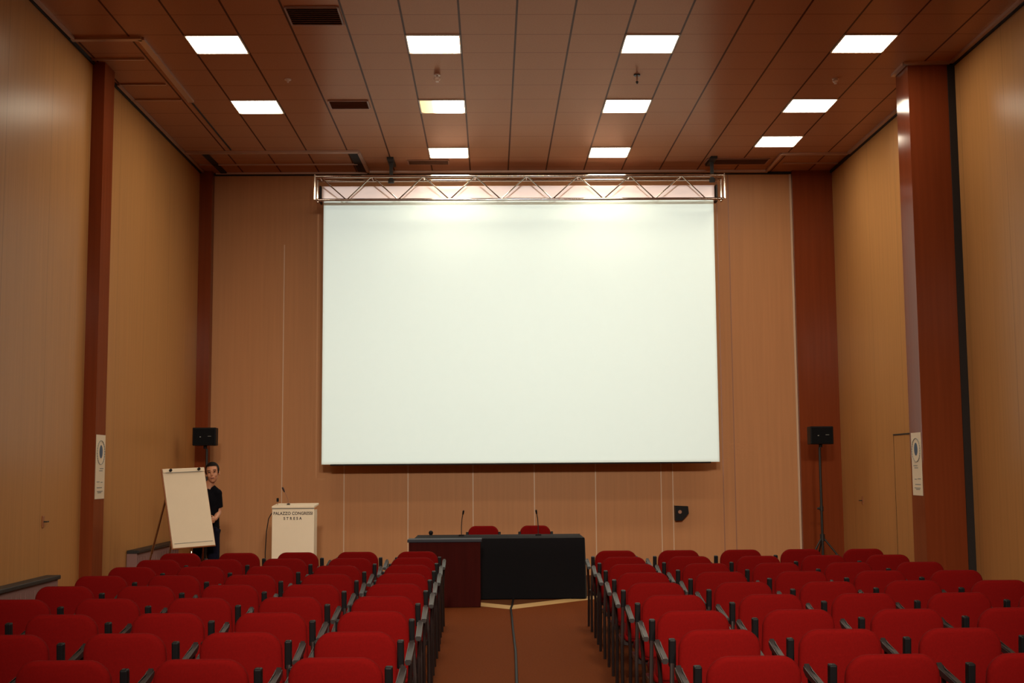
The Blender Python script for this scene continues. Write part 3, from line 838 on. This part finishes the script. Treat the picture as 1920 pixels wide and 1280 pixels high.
def remeshed(bm, voxel, smooth=4):
    me = bpy.data.meshes.new('tmp_r'); bmesh.ops.recalc_face_normals(bm, faces=bm.faces); bm.to_mesh(me); bm.free()
    o = bpy.data.objects.new('tmp_r', me); COL.objects.link(o)
    md = o.modifiers.new('rm', 'REMESH'); md.mode = 'VOXEL'; md.voxel_size = voxel
    if smooth:
        ms = o.modifiers.new('sm', 'SMOOTH'); ms.iterations = smooth; ms.factor = 0.5
    bpy.context.view_layer.update()
    me2 = bpy.data.meshes.new_from_object(o.evaluated_get(bpy.context.evaluated_depsgraph_get()))
    out = bmesh.new(); out.from_mesh(me2)
    bpy.data.objects.remove(o); bpy.data.meshes.remove(me); bpy.data.meshes.remove(me2)
    return out

PX, PY = -3.53, 15.60
person = thing('person', 'person in black T-shirt peering out from behind the tilted flip chart', 'person', (PX, PY, 0))
# joints relative to the person's base; x to the right of the photo, -y towards the viewer
Jn = {
 'pelvis': (0, 0, 0.93), 'waist': (0, 0.01, 1.08), 'chest': (0.005, 0, 1.27), 'upper': (0.01, 0.0, 1.385), 'neck': (0.045, -0.01, 1.47), 'skull': (0.08, -0.03, 1.55),
 'shR': (0.135, 0.0, 1.365), 'elR': (0.155, 0.02, 1.135), 'wrR': (0.150, -0.185, 1.055), 
 'shL': (-0.155, 0.0, 1.365), 'elL': (-0.23, 0.0, 1.12), 'wrL': (-0.16, -0.20, 1.03),
 'hipR': (0.095, 0, 0.88), 'knR': (0.115, -0.02, 0.48), 'anR': (0.12, 0.02, 0.08), 'toR': (0.135, -0.10, 0.035),
 'hipL': (-0.095, 0, 0.88), 'knL': (-0.115, -0.02, 0.48), 'anL': (-0.12, 0.02, 0.08), 'toL': (-0.135, -0.10, 0.035)}
def chain(spec, links, sub=2):
    names = list(spec)
    return skin_bm([(Jn[n], spec[n]) for n in names], [(names.index(a), names.index(b)) for a, b in links], sub, 0)
body = chain({'pelvis': (0.15, 0.10), 'waist': (0.120, 0.085), 'chest': (0.13, 0.088), 'upper': (0.085, 0.066), 'neck': 0.056, 'skull': 0.06,
              'shR': 0.050, 'elR': 0.040, 'wrR': 0.027, 'shL': 0.050, 'elL': 0.040, 'wrL': 0.027,
              'hipR': 0.085, 'knR': 0.058, 'anR': 0.042, 'toR': 0.038, 'hipL': 0.085, 'knL': 0.058, 'anL': 0.042, 'toL': 0.038},
             [('pelvis', 'waist'), ('waist', 'chest'), ('chest', 'upper'), ('upper', 'neck'), ('neck', 'skull'), ('upper', 'shR'), ('shR', 'elR'), ('elR', 'wrR'),
              ('upper', 'shL'), ('shL', 'elL'), ('elL', 'wrL'), ('pelvis', 'hipR'), ('hipR', 'knR'), ('knR', 'anR'), ('anR', 'toR'), ('pelvis', 'hipL'), ('hipL', 'knL'), ('knL', 'anL'), ('anL', 'toL')])
HC = Vector((0.085, -0.045, 1.625))
hm = Matrix.Translation(HC) @ Matrix.Rotation(-0.10, 4, 'Y') @ Matrix.Rotation(0.12, 4, 'Z')
def hd(bm, c, s):
    sphere(bm, (0, 0, 0), (1, 1, 1), 20, 14, mx=hm @ Matrix.Translation(c) @ Matrix.Diagonal((*s, 1)))
hb = bmesh.new()
hd(hb, (0, 0.005, 0.025), (0.077, 0.096, 0.092)); hd(hb, (0, -0.018, -0.045), (0.060, 0.070, 0.078)); hd(hb, (0, -0.045, -0.095), (0.030, 0.032, 0.028))
hd(hb, (0, -0.098, -0.022), (0.013, 0.018, 0.024)); hd(hb, (0, -0.090, 0.005), (0.011, 0.012, 0.030))
for s in (-1, 1):
    hd(hb, (s * 0.079, 0.008, -0.012), (0.011, 0.020, 0.032))
    hd(hb, (s * 0.032, -0.078, 0.028), (0.030, 0.014, 0.010))
    hd(hb, (s * 0.034, -0.056, -0.030), (0.028, 0.026, 0.030))
hd(hb, (0, -0.082, -0.062), (0.026, 0.014, 0.012))
join_bm(body, hb)
# hand gripping the board edge: palm + four curled fingers + thumb
def hand(wr, dirv, side, curl):
    W = Vector(wr); d = Vector(dirv).normalized(); s = Vector(side).normalized(); c = Vector(curl).normalized()
    b = bmesh.new()
    m = Matrix(((d.x, s.x, c.x, 0), (d.y, s.y, c.y, 0), (d.z, s.z, c.z, 0), (0, 0, 0, 1)))
    sphere(b, W + d * 0.05, (0.055, 0.040, 0.017), 16, 10, mx=m)
    for i, (off, ln) in enumerate(((0.030, 0.92), (0.010, 1.0), (-0.010, 0.95), (-0.029, 0.78))):
        p0 = W + d * 0.085 + s * off; p1 = p0 + (d * 0.035 + c * 0.012) * ln; p2 = p1 + (d * 0.012 + c * 0.026) * ln; p3 = p2 + (c * 0.020 - d * 0.006) * ln
        join_bm(b, skin_bm([(p0 - d * 0.03, 0.010), (p0, 0.0095), (p1, 0.009), (p2, 0.0085), (p3, 0.0075)], [(0, 1), (1, 2), (2, 3), (3, 4)], 1))
    q0 = W + d * 0.03 + s * 0.03; q1 = q0 + d * 0.03 + s * 0.022 + c * 0.012; q2 = q1 + d * 0.026 + c * 0.012
    join_bm(b, skin_bm([(q0 - s * 0.015, 0.012), (q0, 0.0115), (q1, 0.010), (q2, 0.0085)], [(0, 1), (1, 2), (2, 3)], 1))
    return b
join_bm(body, hand(Jn['wrR'], (-0.05, -1, 0.0), (0, 0, 1), (-1, 0.05, 0)))
join_bm(body, hand(Jn['wrL'], (0.25, -0.9, 0.15), (0, 0.1, 1), (1, 0.1, 0)))
body = remeshed(body, 0.006, 3)
def main_island(bm):
    seen = set(); best = []
    for v in bm.verts:
        if v in seen: continue
        st = [v]; seen.add(v); isl = []
        while st:
            a = st.pop(); isl.append(a)
            for e in a.link_edges:
                b = e.other_vert(a)
                if b not in seen: seen.add(b); st.append(b)
        print('island', len(isl))
        if len(isl) > len(best): best = isl
    keep = set(best)
    bmesh.ops.delete(bm, geom=[v for v in bm.verts if v not in keep], context='VERTS')
main_island(body)
obj('body', body, M['skin'], person, True)
# clothes
tee = chain({'waist': (0.150, 0.110), 'chest': (0.155, 0.115), 'upper': (0.105, 0.090), 'shR': 0.062, 'shL': 0.062}, [('waist', 'chest'), ('chest', 'upper'), ('upper', 'shR'), ('upper', 'shL')])
def limb(a, b, f, r0, r1):
    p = Vector(Jn[a]); q = p.lerp(Vector(Jn[b]), f); bb = bmesh.new()
    tube(bb, [p + Vector((0, 0, 0.01)), p.lerp(q, 0.5), q], [r0, (r0 + r1) / 2, r1], 18); return bb
for s_ in ('shR', 'shL'):
    e_ = 'elR' if s_ == 'shR' else 'elL'
    join_bm(tee, limb(s_, e_, 0.74, 0.060, 0.059))
    bb = bmesh.new(); sphere(bb, Vector(Jn[s_]) + Vector((0, 0, 0.005)), (0.064, 0.064, 0.060)); join_bm(tee, bb)
    bb = bmesh.new()      # slope from neck to shoulder
    tube(bb, [Vector(Jn['neck']) + Vector((0, 0.015, -0.035)), Vector(Jn[s_]) + Vector((0, 0, 0.0))], [0.066, 0.062], 16); join_bm(tee, bb)
bb = bmesh.new(); sphere(bb, (0.0, -0.002, 1.27), (0.160, 0.128, 0.165), 24, 16); join_bm(tee, bb)
bb = bmesh.new(); sphere(bb, (0.015, 0.0, 1.375), (0.115, 0.098, 0.075), 20, 12); join_bm(tee, bb)
bb = bmesh.new(); tube(bb, [(0, 0, 0.885), (0, 0, 0.95), (0, 0, 1.10), (0, 0, 1.22)], [0.170, 0.172, 0.165, 0.165], 24)
for v in bb.verts: v.co.y *= 0.70
join_bm(tee, bb)
obj('t_shirt', remeshed(tee, 0.009, 4), M['tee'], person, True)
tr = chain({'pelvis': (0.135, 0.105), 'hipR': 0.094, 'knR': 0.072, 'hipL': 0.094, 'knL': 0.072}, [('pelvis', 'hipR'), ('hipR', 'knR'), ('pelvis', 'hipL'), ('hipL', 'knL')])
join_bm(tr, limb('knR', 'anR', 0.96, 0.068, 0.062)); join_bm(tr, limb('knL', 'anL', 0.96, 0.068, 0.062))
obj('trousers', remeshed(tr, 0.010, 4), M['jeans'], person, True)
for s in ('R', 'L'):
    a = Vector(Jn['an' + s]); tt = Vector(Jn['to' + s])
    bb = bmesh.new(); sphere(bb, (0, 0, 0), (0.05, 0.14, 0.048), 18, 12)
    for v in bb.verts:
        v.co.z = max(v.co.z, -0.036)
        v.co += Vector(((a.x + tt.x) / 2, (a.y + tt.y) / 2 - 0.02, 0.037))
    join_bm(bb, limb('an' + s, 'to' + s, 0.2, 0.050, 0.050))
    obj('shoe', bb, M['shoe'], person, True)
# hair cap
hb = bmesh.new()
hd(hb, (0, 0.014, 0.040), (0.086, 0.101, 0.096))
bmesh.ops.delete(hb, geom=[v for v in hb.verts if ((hm.inverted() @ v.co).z < (0.062 if (hm.inverted() @ v.co).y < -0.055 else (0.012 if (hm.inverted() @ v.co).y < 0.0 else -0.04)))], context='VERTS')
for s in (-1, 1): hd(hb, (s * 0.074, -0.018, 0.018), (0.009, 0.020, 0.034))
obj('hair', hb, M['hair'], person, True)
for s in (-1, 1):
    hb = bmesh.new(); hd(hb, (s * 0.032, -0.083, 0.008), (0.013, 0.008, 0.007)); ey = obj('eye', hb, M['eye'], person, True)
    hb = bmesh.new(); hd(hb, (s * 0.034, -0.086, 0.030), (0.022, 0.008, 0.005)); obj('eyebrow', hb, M['hair'], person, True)
hb = bmesh.new(); hd(hb, (0, -0.092, -0.063), (0.022, 0.008, 0.006)); obj('mouth', hb, M['lip'], person, True)
